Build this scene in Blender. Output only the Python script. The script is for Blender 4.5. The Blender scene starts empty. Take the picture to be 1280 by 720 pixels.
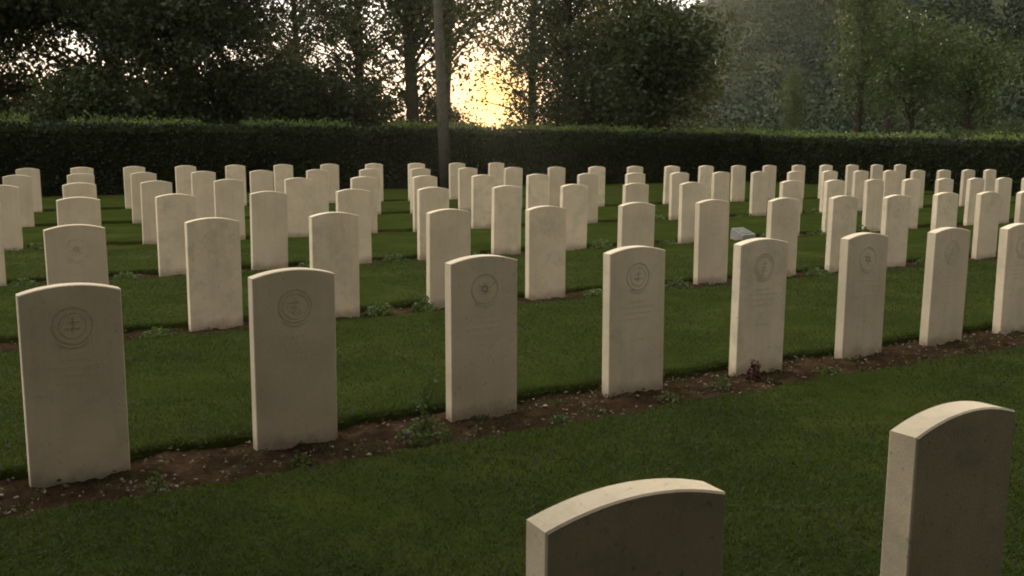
import bpy, math, random
import numpy as np
from mathutils import Matrix, Vector, noise as mnoise

R = math.radians
rng = np.random.default_rng(7)
random.seed(7)
sc = bpy.context.scene
col = sc.collection

# ------------------------------------------------------------------ frame of the place
F_PX, PITCH, ROLL, CAM_H, ROW_A = 1214.56, 0.15442, 0.00797, 1.4133, 0.53626
SUN_EL, SUN_AZ = 2.2, -1.4
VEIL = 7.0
CA, SA = math.cos(ROW_A), math.sin(ROW_A)
SW, ST, SH, RISE = 0.381, 0.068, 0.789, 0.030     # headstone width, thickness, shoulder height, arch rise
LAWN_Z = 0.045


def P(U, V, z=0.0):
    """along-row / across-row metres -> world"""
    return Vector((CA * U - SA * V, SA * U + CA * V, z))


def at(px, Y):
    """x of something seen at photo column px and Y metres away"""
    return (px - 640) / F_PX * Y


# ------------------------------------------------------------------ materials
def new_mat(name):
    m = bpy.data.materials.new(name)
    m.use_nodes = True
    nt = m.node_tree
    nt.nodes.clear()
    out = nt.nodes.new('ShaderNodeOutputMaterial')
    return m, nt, out


def N(nt, typ, **kw):
    n = nt.nodes.new(typ)
    for k, v in kw.items():
        if k in n.inputs.keys() if hasattr(n.inputs, 'keys') else False:
            n.inputs[k].default_value = v
        else:
            setattr(n, k, v)
    return n


def noise_tex(nt, vec, scale, detail=4.0, rough=0.6):
    n = nt.nodes.new('ShaderNodeTexNoise')
    n.inputs['Scale'].default_value = scale
    n.inputs['Detail'].default_value = detail
    n.inputs['Roughness'].default_value = rough
    if vec is not None:
        nt.links.new(vec, n.inputs['Vector'])
    return n.outputs['Fac']


def ramp(nt, fac, stops):
    r = nt.nodes.new('ShaderNodeValToRGB')
    e = r.color_ramp.elements
    while len(e) < len(stops):
        e.new(0.5)
    for el, (p, c) in zip(e, stops):
        el.position = p
        el.color = (*c, 1)
    nt.links.new(fac, r.inputs['Fac'])
    return r.outputs['Color']


def mixc(nt, fac, a, b, mode='MIX'):
    m = nt.nodes.new('ShaderNodeMix')
    m.data_type = 'RGBA'
    m.blend_type = mode
    for sock, v in ((m.inputs[0], fac), (m.inputs[6], a), (m.inputs[7], b)):
        if isinstance(v, bpy.types.NodeSocket):
            nt.links.new(v, sock)
        elif isinstance(v, (int, float)):
            sock.default_value = v
        else:
            sock.default_value = (*v, 1)
    return m.outputs[2]


def bump(nt, height, strength, dist):
    b = nt.nodes.new('ShaderNodeBump')
    b.inputs['Strength'].default_value = strength
    b.inputs['Distance'].default_value = dist
    nt.links.new(height, b.inputs['Height'])
    return b.outputs['Normal']


def principled(nt, out, color, rough=0.9, normal=None, spec=0.25):
    p = nt.nodes.new('ShaderNodeBsdfPrincipled')
    if isinstance(color, bpy.types.NodeSocket):
        nt.links.new(color, p.inputs['Base Color'])
    else:
        p.inputs['Base Color'].default_value = (*color, 1)
    p.inputs['Roughness'].default_value = rough
    p.inputs['Specular IOR Level'].default_value = spec
    if normal is not None:
        nt.links.new(normal, p.inputs['Normal'])
    nt.links.new(p.outputs[0], out.inputs['Surface'])
    return p


def obj_coord(nt, which='Object'):
    return nt.nodes.new('ShaderNodeTexCoord').outputs[which]


def mat_stone(name, base, dark):
    m, nt, out = new_mat(name)
    oc = obj_coord(nt)
    info = nt.nodes.new('ShaderNodeObjectInfo')
    off = nt.nodes.new('ShaderNodeVectorMath')
    off.operation = 'MULTIPLY_ADD'
    comb = nt.nodes.new('ShaderNodeCombineXYZ')
    for k in range(3):
        nt.links.new(info.outputs['Random'], comb.inputs[k])
    nt.links.new(comb.outputs[0], off.inputs[0])
    off.inputs[1].default_value = (37, 19, 53)
    nt.links.new(oc, off.inputs[2])
    vec = off.outputs[0]
    big = noise_tex(nt, vec, 3.0, 5, 0.6)
    c = ramp(nt, big, [(0.30, dark), (0.62, base)])
    # rain streaks, drawn out down the face
    mp = nt.nodes.new('ShaderNodeMapping')
    mp.inputs['Scale'].default_value = (22, 22, 1.6)
    nt.links.new(vec, mp.inputs['Vector'])
    st = noise_tex(nt, mp.outputs[0], 1.0, 3, 0.6)
    c = mixc(nt, ramp(nt, st, [(0.5, (0, 0, 0)), (0.8, (0.30, 0.30, 0.30))]), c, tuple(k * 0.55 for k in base))
    # lichen specks
    sp = noise_tex(nt, vec, 55.0, 2, 0.5)
    c = mixc(nt, ramp(nt, sp, [(0.66, (0, 0, 0)), (0.74, (0.5, 0.5, 0.5))]), c, (0.20, 0.19, 0.12))
    # soil splashed on the foot of the stone, ragged upper edge
    sep = nt.nodes.new('ShaderNodeSeparateXYZ')
    nt.links.new(oc, sep.inputs[0])
    ad = nt.nodes.new('ShaderNodeMath')
    ad.operation = 'MULTIPLY_ADD'
    nt.links.new(noise_tex(nt, vec, 9.0, 5, 0.7), ad.inputs[0])
    ad.inputs[1].default_value = -0.16
    nt.links.new(sep.outputs[2], ad.inputs[2])
    sh = nt.nodes.new('ShaderNodeMath')
    sh.operation = 'ADD'
    sh.inputs[1].default_value = 0.12
    nt.links.new(ad.outputs[0], sh.inputs[0])
    c = mixc(nt, ramp(nt, sh.outputs[0], [(0.05, (0.55, 0.55, 0.55)), (0.12, (0, 0, 0))]), c, (0.16, 0.105, 0.06))
    # thin grey-green algae, patchy, stronger on some stones
    al = noise_tex(nt, vec, 6.5, 6, 0.7)
    am = nt.nodes.new('ShaderNodeMath')
    am.operation = 'MULTIPLY'
    nt.links.new(ramp(nt, al, [(0.48, (0, 0, 0)), (0.72, (0.6, 0.6, 0.6))]), am.inputs[0])
    nt.links.new(info.outputs['Random'], am.inputs[1])
    c = mixc(nt, am.outputs[0], c, (0.30, 0.29, 0.20))
    # each stone its own tone
    hv = nt.nodes.new('ShaderNodeHueSaturation')
    mr = nt.nodes.new('ShaderNodeMapRange')
    mr.inputs['To Min'].default_value = 0.86
    mr.inputs['To Max'].default_value = 1.08
    nt.links.new(info.outputs['Random'], mr.inputs['Value'])
    nt.links.new(mr.outputs[0], hv.inputs['Value'])
    nt.links.new(c, hv.inputs['Color'])
    nrm = bump(nt, noise_tex(nt, vec, 140.0, 4, 0.7), 0.35, 0.004)
    principled(nt, out, hv.outputs[0], 0.85, nrm, 0.2)
    return m


def mat_leaf(name, c1, c2, trans, tfac=0.3, nscale=0.7, vary=0.25):
    m, nt, out = new_mat(name)
    oc = obj_coord(nt)
    info = nt.nodes.new('ShaderNodeObjectInfo')
    a = noise_tex(nt, oc, nscale, 3, 0.6)
    c = ramp(nt, a, [(0.35, c1), (0.65, c2)])
    fine = noise_tex(nt, oc, 9.0, 1, 0.5)
    c = mixc(nt, ramp(nt, fine, [(0.35, (0, 0, 0)), (0.7, (0.5, 0.5, 0.5))]), c, tuple(k * 1.5 for k in c2))
    hv = nt.nodes.new('ShaderNodeHueSaturation')
    mr = nt.nodes.new('ShaderNodeMapRange')
    mr.inputs['To Min'].default_value = 1 - vary
    mr.inputs['To Max'].default_value = 1 + vary
    nt.links.new(info.outputs['Random'], mr.inputs['Value'])
    nt.links.new(mr.outputs[0], hv.inputs['Value'])
    nt.links.new(c, hv.inputs['Color'])
    d = nt.nodes.new('ShaderNodeBsdfPrincipled')
    d.inputs['Roughness'].default_value = 0.6
    d.inputs['Specular IOR Level'].default_value = 0.2
    nt.links.new(hv.outputs[0], d.inputs['Base Color'])
    t = nt.nodes.new('ShaderNodeBsdfTranslucent')
    t.inputs['Color'].default_value = (*trans, 1)
    mx = nt.nodes.new('ShaderNodeMixShader')
    mx.inputs[0].default_value = tfac
    nt.links.new(d.outputs[0], mx.inputs[1])
    nt.links.new(t.outputs[0], mx.inputs[2])
    nt.links.new(mx.outputs[0], out.inputs['Surface'])
    return m


def mat_rough(name, stops, scale, fine=60.0, bstr=0.6, bdist=0.02, rough=0.95, coord='Object'):
    m, nt, out = new_mat(name)
    oc = obj_coord(nt, coord)
    c = ramp(nt, noise_tex(nt, oc, scale, 6, 0.65), stops)
    f = noise_tex(nt, oc, fine, 4, 0.7)
    c = mixc(nt, 0.55, c, ramp(nt, f, [(0.3, (0.45, 0.45, 0.45)), (0.7, (1.35, 1.35, 1.35))]), 'MULTIPLY')
    principled(nt, out, c, rough, bump(nt, f, bstr, bdist), 0.0)
    return m


M_STONE = mat_stone('limestone', (0.70, 0.565, 0.385), (0.57, 0.46, 0.31))
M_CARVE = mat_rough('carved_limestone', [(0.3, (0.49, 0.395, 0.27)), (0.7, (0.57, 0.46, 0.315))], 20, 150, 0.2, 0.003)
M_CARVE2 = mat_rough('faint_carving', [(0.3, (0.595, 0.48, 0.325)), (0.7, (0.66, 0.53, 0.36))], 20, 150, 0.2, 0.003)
M_LAWN = mat_rough('mown_lawn', [(0.25, (0.016, 0.023, 0.005)), (0.5, (0.026, 0.034, 0.007)), (0.75, (0.043, 0.049, 0.011))], 1.6, 45, 0.5, 0.012)
M_SOIL = mat_rough('soil', [(0.25, (0.015, 0.010, 0.006)), (0.5, (0.036, 0.022, 0.012)), (0.78, (0.075, 0.048, 0.027))], 6, 40, 0.9, 0.02)
M_GROUND = mat_rough('rough_meadow', [(0.3, (0.035, 0.042, 0.014)), (0.7, (0.065, 0.066, 0.024))], 0.3, 5, 0.6, 0.1)
M_BLADE = mat_leaf('grass_blade', (0.017, 0.024, 0.005), (0.032, 0.040, 0.008), (0.08, 0.10, 0.010), 0.25, 1.5)
M_LEAF = mat_leaf('tree_leaf', (0.015, 0.022, 0.006), (0.030, 0.040, 0.011), (0.08, 0.08, 0.016), 0.2)
M_LEAF_LIGHT = mat_leaf('light_leaf', (0.026, 0.043, 0.009), (0.046, 0.066, 0.014), (0.07, 0.085, 0.02), 0.25)
M_LEAF_BACKLIT = mat_leaf('backlit_leaf', (0.060, 0.050, 0.018), (0.095, 0.075, 0.028), (0.30, 0.19, 0.06), 0.45)  # tan of the sun shining through is put into the leaf colour
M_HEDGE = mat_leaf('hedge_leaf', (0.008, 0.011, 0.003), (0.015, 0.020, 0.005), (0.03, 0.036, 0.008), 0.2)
M_LIT_TOP = mat_leaf('lit_top_leaf', (0.060, 0.086, 0.016), (0.095, 0.125, 0.026), (0.10, 0.13, 0.03), 0.3)  # lighter leaf colour stands in for light on the hedge tops
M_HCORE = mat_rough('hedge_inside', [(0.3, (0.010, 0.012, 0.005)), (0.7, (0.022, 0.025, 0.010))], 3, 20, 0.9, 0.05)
M_BARK = mat_rough('dark_bark', [(0.3, (0.030, 0.024, 0.018)), (0.7, (0.060, 0.048, 0.036))], 5, 30, 0.9, 0.03)
M_BARK_GREY = mat_rough('grey_bark', [(0.3, (0.060, 0.054, 0.043)), (0.7, (0.105, 0.095, 0.076))], 4, 25, 0.8, 0.02)
M_FOREST = mat_leaf('forest_leaf', (0.010, 0.018, 0.006), (0.019, 0.031, 0.010), (0.02, 0.03, 0.01), 0.2, 0.06)
M_HILL = mat_rough('hill_soil', [(0.3, (0.040, 0.045, 0.022)), (0.7, (0.070, 0.072, 0.036))], 0.06, 0.7, 0.5, 0.5)
M_PEBBLE = mat_rough('pebble_stone', [(0.3, (0.09, 0.07, 0.05)), (0.7, (0.36, 0.31, 0.24))], 9, 60, 0.2, 0.003)
M_WEED = mat_leaf('weed_leaf', (0.045, 0.065, 0.018), (0.075, 0.100, 0.030), (0.12, 0.15, 0.03), 0.3)
M_LITTER = mat_leaf('dead_leaf', (0.060, 0.045, 0.022), (0.120, 0.090, 0.050), (0.10, 0.07, 0.03), 0.15, 6.0)
M_REDLEAF = mat_leaf('red_leaf', (0.050, 0.022, 0.018), (0.085, 0.035, 0.026), (0.14, 0.05, 0.03), 0.3)
M_PALE = mat_rough('pale_wall', [(0.3, (0.13, 0.125, 0.105)), (0.7, (0.19, 0.18, 0.155))], 2, 20, 0.3, 0.01)
M_MARK = mat_rough('weathered_stone', [(0.3, (0.20, 0.185, 0.15)), (0.7, (0.29, 0.265, 0.215))], 8, 60, 0.4, 0.005)
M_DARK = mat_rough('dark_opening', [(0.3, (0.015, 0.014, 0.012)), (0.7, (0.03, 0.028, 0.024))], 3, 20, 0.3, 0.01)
M_ROOF = mat_rough('roof_tile', [(0.3, (0.10, 0.06, 0.045)), (0.7, (0.16, 0.10, 0.07))], 3, 20, 0.3, 0.02)


# ------------------------------------------------------------------ object helpers
def mesh_from(name, V, F, mat, smooth=False):
    me = bpy.data.meshes.new(name)
    V = np.asarray(V, dtype=np.float32).reshape(-1, 3)
    if isinstance(F, np.ndarray):
        n, k = F.shape
        me.vertices.add(len(V))
        me.vertices.foreach_set('co', V.ravel())
        me.loops.add(n * k)
        me.loops.foreach_set('vertex_index', F.astype(np.int32).ravel())
        me.polygons.add(n)
        me.polygons.foreach_set('loop_start', np.arange(0, n * k, k, dtype=np.int32))
        me.update(calc_edges=True)
    else:
        me.from_pydata(V.tolist(), [], F)
        me.update()
    if smooth:
        me.polygons.foreach_set('use_smooth', np.ones(len(me.polygons), dtype=bool))
    if mat:
        me.materials.append(mat)
    return me


def link(name, me, parent=None, loc=None, rot=None, scale=None):
    o = bpy.data.objects.new(name, me)
    col.objects.link(o)
    if parent is not None:
        o.parent = parent
    if loc is not None:
        o.location = loc
    if rot is not None:
        o.rotation_euler = rot
    if scale is not None:
        o.scale = scale if hasattr(scale, '__len__') else (scale,) * 3
    return o


def tag(o, label=None, cat=None, group=None, kind=None):
    for k, v in (('label', label), ('category', cat), ('group', group), ('kind', kind)):
        if v:
            o[k] = v
    return o


class MB:
    """collects vertices and faces of one mesh"""
    def __init__(self):
        self.v, self.f = [], []

    def add(self, vs, fs):
        b = len(self.v)
        self.v += [tuple(x) for x in vs]
        self.f += [tuple(b + i for i in f) for f in fs]

    def box(self, x0, x1, y0, y1, z0, z1):
        self.add([(x0, y0, z0), (x1, y0, z0), (x1, y1, z0), (x0, y1, z0), (x0, y0, z1), (x1, y0, z1), (x1, y1, z1), (x0, y1, z1)],
                 [(0, 3, 2, 1), (4, 5, 6, 7), (0, 1, 5, 4), (1, 2, 6, 5), (2, 3, 7, 6), (3, 0, 4, 7)])

    def tube(self, pts, rad, n=7, cap=True):
        pts = [Vector(p) for p in pts]
        rings = []
        for i, p in enumerate(pts):
            d = (pts[min(i + 1, len(pts) - 1)] - pts[max(i - 1, 0)]).normalized()
            a = d.orthogonal().normalized() if abs(d.z) < 0.9 else Vector((1, 0, 0)).cross(d).normalized()
            b = d.cross(a)
            rings.append([p + (a * math.cos(2 * math.pi * k / n) + b * math.sin(2 * math.pi * k / n)) * rad[i] for k in range(n)])
        vs = [v for r in rings for v in r]
        fs = [(i * n + k, i * n + (k + 1) % n, (i + 1) * n + (k + 1) % n, (i + 1) * n + k) for i in range(len(pts) - 1) for k in range(n)]
        if cap:
            fs += [tuple(range(n - 1, -1, -1)), tuple((len(pts) - 1) * n + k for k in range(n))]
        self.add(vs, fs)

    def mesh(self, name, mat, smooth=False):
        return mesh_from(name, self.v, self.f, mat, smooth)


def leaves(centers, size, flat=0.0, aspect=0.62, dirs=None):
    """folded pointed leaf faces at the given centres"""
    n = len(centers)
    d = rng.normal(size=(n, 3))
    if dirs is not None:
        d = d * 0.8 + dirs
    d[:, 2] *= (1 - flat)
    d /= np.linalg.norm(d, axis=1, keepdims=True) + 1e-9
    e = np.cross(d, rng.normal(size=(n, 3)))
    e /= np.linalg.norm(e, axis=1, keepdims=True) + 1e-9
    g = np.cross(d, e)
    L = (size * rng.uniform(0.6, 1.35, n))[:, None]
    Wd = L * aspect * 0.5
    fold = g * Wd * rng.uniform(-0.4, 0.4, (n, 1))
    c = np.asarray(centers)
    a0 = c - d * L * 0.5
    a1 = c + e * Wd + fold
    a2 = c + d * L * 0.5
    a3 = c - e * Wd + fold
    V = np.stack([a0, a1, a2, a3], 1).reshape(-1, 3)
    F = np.arange(4 * n).reshape(n, 4)
    return V, F


# ------------------------------------------------------------------ headstones
def stone_mesh(w=SW, t=ST, h=SH, rise=RISE, seg=16, bev=0.0035, sink=0.14):
    """upright slab with a shallow arched top, local x across, y from front (-) to back (+)"""
    prof = [(-w / 2, -sink), (w / 2, -sink)]
    rad = (w * w / 4 + rise * rise) / (2 * rise)
    half = math.asin(w / 2 / rad)
    for k in range(seg + 1):
        a = half - 2 * half * k / seg
        prof.append((rad * math.sin(a), h + rise - rad + rad * math.cos(a)))
    n = len(prof)
    # inset outline for the bevelled arris
    cx, cz = 0.0, h / 2
    ins = []
    for (x, z) in prof:
        ins.append((x - math.copysign(bev, x) * min(1, abs(x) / (w * 0.25)), z - (bev if z > 0 else 0)))
    V = [(x, -t / 2, z) for x, z in ins] + [(x, -t / 2 + bev, z) for x, z in prof] + [(x, t / 2 - bev, z) for x, z in prof] + [(x, t / 2, z) for x, z in ins]
    F = [tuple(range(n)), tuple(3 * n + k for k in range(n - 1, -1, -1))]
    for r in range(3):
        for k in range(n):
            j = (k + 1) % n
            F.append((r * n + j, r * n + k, (r + 1) * n + k, (r + 1) * n + j))
    return mesh_from('headstone', V, F, M_STONE)


def badge_mesh(kind):
    """carved regimental badge: ring, inner ring and a plain motif, in low relief on the front face"""
    b = MB()
    zc, y = 0.655, -ST / 2

    def ring(r0, r1, n=40, d=0.0011, arc=(0, 2 * math.pi)):
        a = np.linspace(arc[0], arc[1], n + 1)
        vs, fs = [], []
        for k, t in enumerate(a):
            c, s = math.cos(t), math.sin(t)
            vs += [(r0 * c, y + 0.001, zc + r0 * s), (r0 * c, y - d, zc + r0 * s), (r1 * c, y - d, zc + r1 * s), (r1 * c, y + 0.001, zc + r1 * s)]
            if k:
                q = 4 * (k - 1)
                fs += [(q + i, q + i + 1, q + 5 + i, q + 4 + i) for i in range(3)]
        b.add(vs, fs)

    def bar(x0, z0, x1, z1, wd):
        dx, dz = x1 - x0, z1 - z0
        L = math.hypot(dx, dz)
        nx, nz = -dz / L * wd / 2, dx / L * wd / 2
        pts = [(x0 + nx, z0 + nz), (x0 - nx, z0 - nz), (x1 - nx, z1 - nz), (x1 + nx, z1 + nz)]
        b.add([(x, y + 0.001, zc + z) for x, z in pts] + [(x, y - 0.0011, zc + z) for x, z in pts],
              [(0, 1, 2, 3), (7, 6, 5, 4), (0, 4, 5, 1), (1, 5, 6, 2), (2, 6, 7, 3), (3, 7, 4, 0)])
    ring(0.071, 0.079)
    if kind == 0:
        ring(0.050, 0.053)
        bar(-0.03, -0.012, 0.03, -0.012, 0.008)
        bar(-0.022, 0.010, 0.024, 0.016, 0.006)
        bar(-0.002, -0.03, 0.004, 0.034, 0.007)
    elif kind == 1:
        for k in range(8):
            a = k * math.pi / 4 + 0.2
            bar(0.010 * math.cos(a), 0.010 * math.sin(a), 0.040 * math.cos(a), 0.040 * math.sin(a), 0.006)
        ring(0.012, 0.018, 20)
    else:
        ring(0.056, 0.060)
        bar(-0.004, -0.036, 0.004, 0.036, 0.006)
        bar(-0.026, 0.014, 0.024, 0.018, 0.006)
        bar(-0.018, -0.004, 0.020, -0.010, 0.005)
        bar(-0.026, -0.024, -0.006, -0.032, 0.005)
        bar(0.026, -0.020, 0.008, -0.032, 0.005)
    # scroll under the ring
    ring(0.088, 0.094, 14, 0.001, (math.pi * 1.28, math.pi * 1.72))
    return b.mesh('badge', M_CARVE)


def worn_meshes(seed):
    """weather-worn, illegible carved lines under the badge: short uneven strokes in centred rows"""
    r = random.Random(seed)
    res = []
    y = -ST / 2
    for z, half in ((0.515, 0.055), (0.485, 0.115), (0.452, 0.10), (0.420, 0.075), (0.30, 0.05)):
        b = MB()
        x = -half
        vs = []
        while x < half:
            wd = r.uniform(0.004, 0.011)
            hh = r.uniform(0.011, 0.015) / 2
            q = x + wd
            for xx, yy in ((x, y + 0.001), (x + 0.0004, y - 0.0006), (q - 0.0004, y - 0.0006), (q, y + 0.001)):
                vs += [(xx, y + 0.001, z - hh - 0.0004), (xx, yy, z - hh), (xx, yy, z + hh), (xx, y + 0.001, z + hh + 0.0004)]
            x = q + r.uniform(0.003, 0.007)
        fs = [(4 * k + m_, 4 * k + m_ + 1, 4 * k + m_ + 5, 4 * k + m_ + 4) for k in range(len(vs) // 4 - 1) for m_ in range(3)]
        b.add(vs, fs)
        res.append(b.mesh('carved_line', M_CARVE2))
    return res


ROWS = {
    'F': (1.259, [(0, 0.822, -0.011), (1, 1.729, 0.009)]),
    'A': (4.192, [(0, 0.249, -0.004), (1, 1.167, 0.002), (2, 2.147, 0.007), (3, 3.117, 0.004), (4, 4.061, 0.004), (5, 4.983, -0.002), (6, 5.838, -0.002), (7, 6.674, -0.006)]),
    'B': (7.133, [(0, 0.62, -0.018), (1, 1.532, -0.003), (2, 2.458, 0.008), (3, 3.453, 0.003), (4, 4.414, 0.0), (5, 5.407, 0.004), (6, 6.347, 0.006), (7, 7.305, 0.0), (8, 8.191, 0.001), (9, 9.059, -0.012), (10, 9.927, -0.003), (11, 10.737, -0.013), (12, 11.544, -0.018)]),
    'C': (10.097, [(-1, 0.14, -0.022), (0, 0.992, -0.007), (1, 1.894, 0.003), (2, 2.83, 0.01), (3, 3.79, 0.014), (4, 4.763, 0.016), (5, 5.742, 0.016), (6, 6.721, 0.015), (7, 7.694, 0.012), (8, 8.656, 0.009), (10, 10.537, 0.001), (11, 11.449, -0.004), (12, 12.339, -0.009), (13, 13.206, -0.014), (14, 14.047, -0.02), (15, 14.863, -0.025), (16, 15.652, -0.03), (17, 16.413, -0.035)]),
    'D': (13.095, [(-1, 0.508, -0.023), (0, 1.371, -0.009), (1, 2.273, 0.001), (2, 3.204, 0.008), (3, 4.156, 0.013), (4, 5.123, 0.016), (5, 6.099, 0.018), (6, 7.081, 0.018), (7, 8.064, 0.017), (8, 9.044, 0.016), (9, 10.019, 0.013), (10, 10.985, 0.01), (11, 11.942, 0.007), (12, 12.886, 0.003), (13, 13.816, 0.0), (14, 14.73, -0.004), (15, 15.628, -0.009), (16, 16.507, -0.013), (17, 17.368, -0.017), (18, 18.209, -0.021), (19, 19.03, -0.025), (20, 19.829, -0.03)]),
    'E': (16.214, [(-1, 0.89, -0.024), (0, 1.766, -0.012), (1, 2.674, -0.003), (2, 3.607, 0.004), (3, 4.56, 0.009), (4, 5.527, 0.013), (5, 6.506, 0.015), (6, 7.492, 0.017), (7, 8.482, 0.017), (8, 9.474, 0.016), (9, 10.465, 0.015), (10, 11.453, 0.014), (11, 12.436, 0.012), (12, 13.413, 0.009), (13, 14.381, 0.007), (14, 15.34, 0.004), (15, 16.288, 0.001), (16, 17.223, -0.002), (17, 18.146, -0.006), (18, 19.055, -0.009), (19, 19.949, -0.012), (20, 20.828, -0.015)]),
    'G': (19.309, [(-1, 1.275, -0.023), (0, 2.159, -0.013), (1, 3.07, -0.005), (2, 4.003, 0.002), (3, 4.954, 0.007), (4, 5.919, 0.011), (5, 6.896, 0.013), (6, 7.881, 0.015), (7, 8.872, 0.016), (8, 9.867, 0.016), (9, 10.864, 0.016)]),
}
ORD = ['first', 'second', 'third', 'fourth', 'fifth', 'sixth', 'seventh', 'eighth', 'ninth', 'tenth', 'eleventh', 'twelfth',
       'thirteenth', 'fourteenth', 'fifteenth', 'sixteenth', 'seventeenth', 'eighteenth', 'nineteenth', 'twentieth', 'twenty-first', 'twenty-second']
A_LABELS = ['greyish headstone with ringed badge, leftmost along the nearest soil bed',
            'pale headstone with clear round badge, left of the tall weed in the soil bed',
            'pale headstone just right of the tall wispy weed in the nearest soil bed',
            'pale headstone in the nearest soil bed, between the weed and the red-leaved plant',
            'pale headstone with the dark red-leaved plant at its foot',
            'pale headstone just right of the one with a red-leaved plant',
            'narrow-looking pale headstone, second from the right along the nearest soil bed',
            'pale headstone at the right picture edge along the nearest soil bed']
F_LABELS = ['large foreground headstone cut off at the bottom edge, lower of the two nearest',
            'tall foreground headstone at lower right, showing its shaded left side']
ROWTXT = {'B': ('second full row of headstones', 'headstones in the second full row'),
          'C': ('third full row of headstones', 'headstones in the third full row'),
          'D': ('fourth full row of headstones', 'headstones in the fourth full row'),
          'E': ('fifth full row of headstones', 'headstones in the fifth full row'),
          'G': ('short back row by the hedge', 'headstones in the short back row')}
near_me, far_me = stone_mesh(seg=28), stone_mesh(seg=12)
badges = [badge_mesh(k) for k in range(3)]
badges_faint = [badge_mesh(k) for k in range(3)]
for me_ in badges_faint:
    me_.materials[0] = M_CARVE2
worn = [worn_meshes(k) for k in range(3)]
stone_proto = {'near': None, 'far': None}
srnd = random.Random(3)


def place_stone(row, n, i, U, V, z, total):
    near = row in 'FAB'
    me = near_me if near else far_me
    key = 'near' if near else 'far'
    if stone_proto[key] is None:
        o = link('headstone', me)
        stone_proto[key] = o
    else:
        o = stone_proto[key].copy()
        col.objects.link(o)
    yaw = ROW_A + srnd.gauss(0, 0.010)
    if row == 'F':
        yaw = ROW_A + (-0.03, 0.06)[i]
    p = P(U + SW / 2, V + ST / 2, z)
    o.location = p
    o.rotation_euler = (srnd.gauss(0, 0.006), srnd.gauss(0, 0.006), yaw)
    if row == 'A':
        lab, grp = A_LABELS[n], 'headstones along the nearest soil bed'
    elif row == 'F':
        lab, grp = F_LABELS[n], 'headstones nearest the camera'
    else:
        txt, grp = ROWTXT[row]
        k = ORD[n]
        if n == 0:
            lab = f'pale arched headstone, leftmost of the {txt}'
        elif n == total - 1:
            lab = f'pale arched headstone, rightmost of the {txt}'
        elif n <= total // 2:
            lab = f'pale arched headstone, {k} from the left in the {txt}'
        else:
            lab = f'pale arched headstone, {ORD[total - 1 - n]} from the right in the {txt}'
    tag(o, lab, 'headstone', grp)
    if row in 'AB':
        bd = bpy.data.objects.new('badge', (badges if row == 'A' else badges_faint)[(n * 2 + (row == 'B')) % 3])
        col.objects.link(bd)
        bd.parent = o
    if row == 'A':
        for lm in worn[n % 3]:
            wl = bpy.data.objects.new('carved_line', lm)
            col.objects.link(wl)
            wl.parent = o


for row, (V, lst) in ROWS.items():
    for n, (i, U, z) in enumerate(lst):
        place_stone(row, n, i, U, V, z, len(lst))

# low sloping marker in the gap of the third full row
mk = link('grave_marker', None, None, P(9.60 + 0.19, 10.10, 0.0), (0, 0, ROW_A + 0.1), 0.82)
tag(mk, 'low pale sloping grave marker lying in the gap between two upright headstones', 'grave marker')
b = MB()
b.add([(-.17, -.15, -.05), (.17, -.15, -.05), (.17, .15, -.05), (-.17, .15, -.05), (-.165, -.14, .10), (.165, -.14, .10), (.15, .13, .20), (-.15, .13, .20)],
      [(0, 3, 2, 1), (4, 5, 6, 7), (0, 1, 5, 4), (1, 2, 6, 5), (2, 3, 7, 6), (3, 0, 4, 7)])
link('pedestal', b.mesh('pedestal', M_MARK), mk)
b = MB()
b.add([(-.13, -.11, .113), (.13, -.11, .113), (.12, .10, .191), (-.12, .10, .191), (-.13, -.11, .121), (.13, -.11, .121), (.12, .10, .199), (-.12, .10, .199)],
      [(0, 3, 2, 1), (4, 5, 6, 7), (0, 1, 5, 4), (1, 2, 6, 5), (2, 3, 7, 6), (3, 0, 4, 7)])
link('plaque', b.mesh('plaque', M_PALE), mk)


# ------------------------------------------------------------------ ground, lawns, soil beds
def grid_uv(u0, u1, v0, v1, nu, nv, zfun, edge=None):
    """sheet in row coordinates; edge(u, side) moves the two long edges"""
    us = np.linspace(u0, u1, nu)
    V, F = [], []
    for j in range(nv):
        t = j / (nv - 1)
        for u in us:
            a = v0 + (edge(u, 0) if edge else 0)
            bb = v1 + (edge(u, 1) if edge else 0)
            vv = a + (bb - a) * t
            p = P(u, vv, zfun(u, vv, t))
            V.append(p)
    for j in range(nv - 1):
        for i in range(nu - 1):
            q = j * nu + i
            F.append((q, q + 1, q + nu + 1, q + nu))
    return V, F


def fbm(u, v, s, k=0.0):
    return mnoise.fractal(Vector((u * s, v * s, k)), 1.0, 2.0, 4)


U0, U1 = -9.0, 23.2
HEDGE_V = 23.6
ground_mb = MB()
ground_mb.add([(-600, -300, -0.06), (600, -300, -0.06), (600, 900, -0.06), (-600, 900, -0.06)], [(0, 1, 2, 3)])
tag(link('ground', ground_mb.mesh('ground', M_GROUND)), kind='structure')

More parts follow.
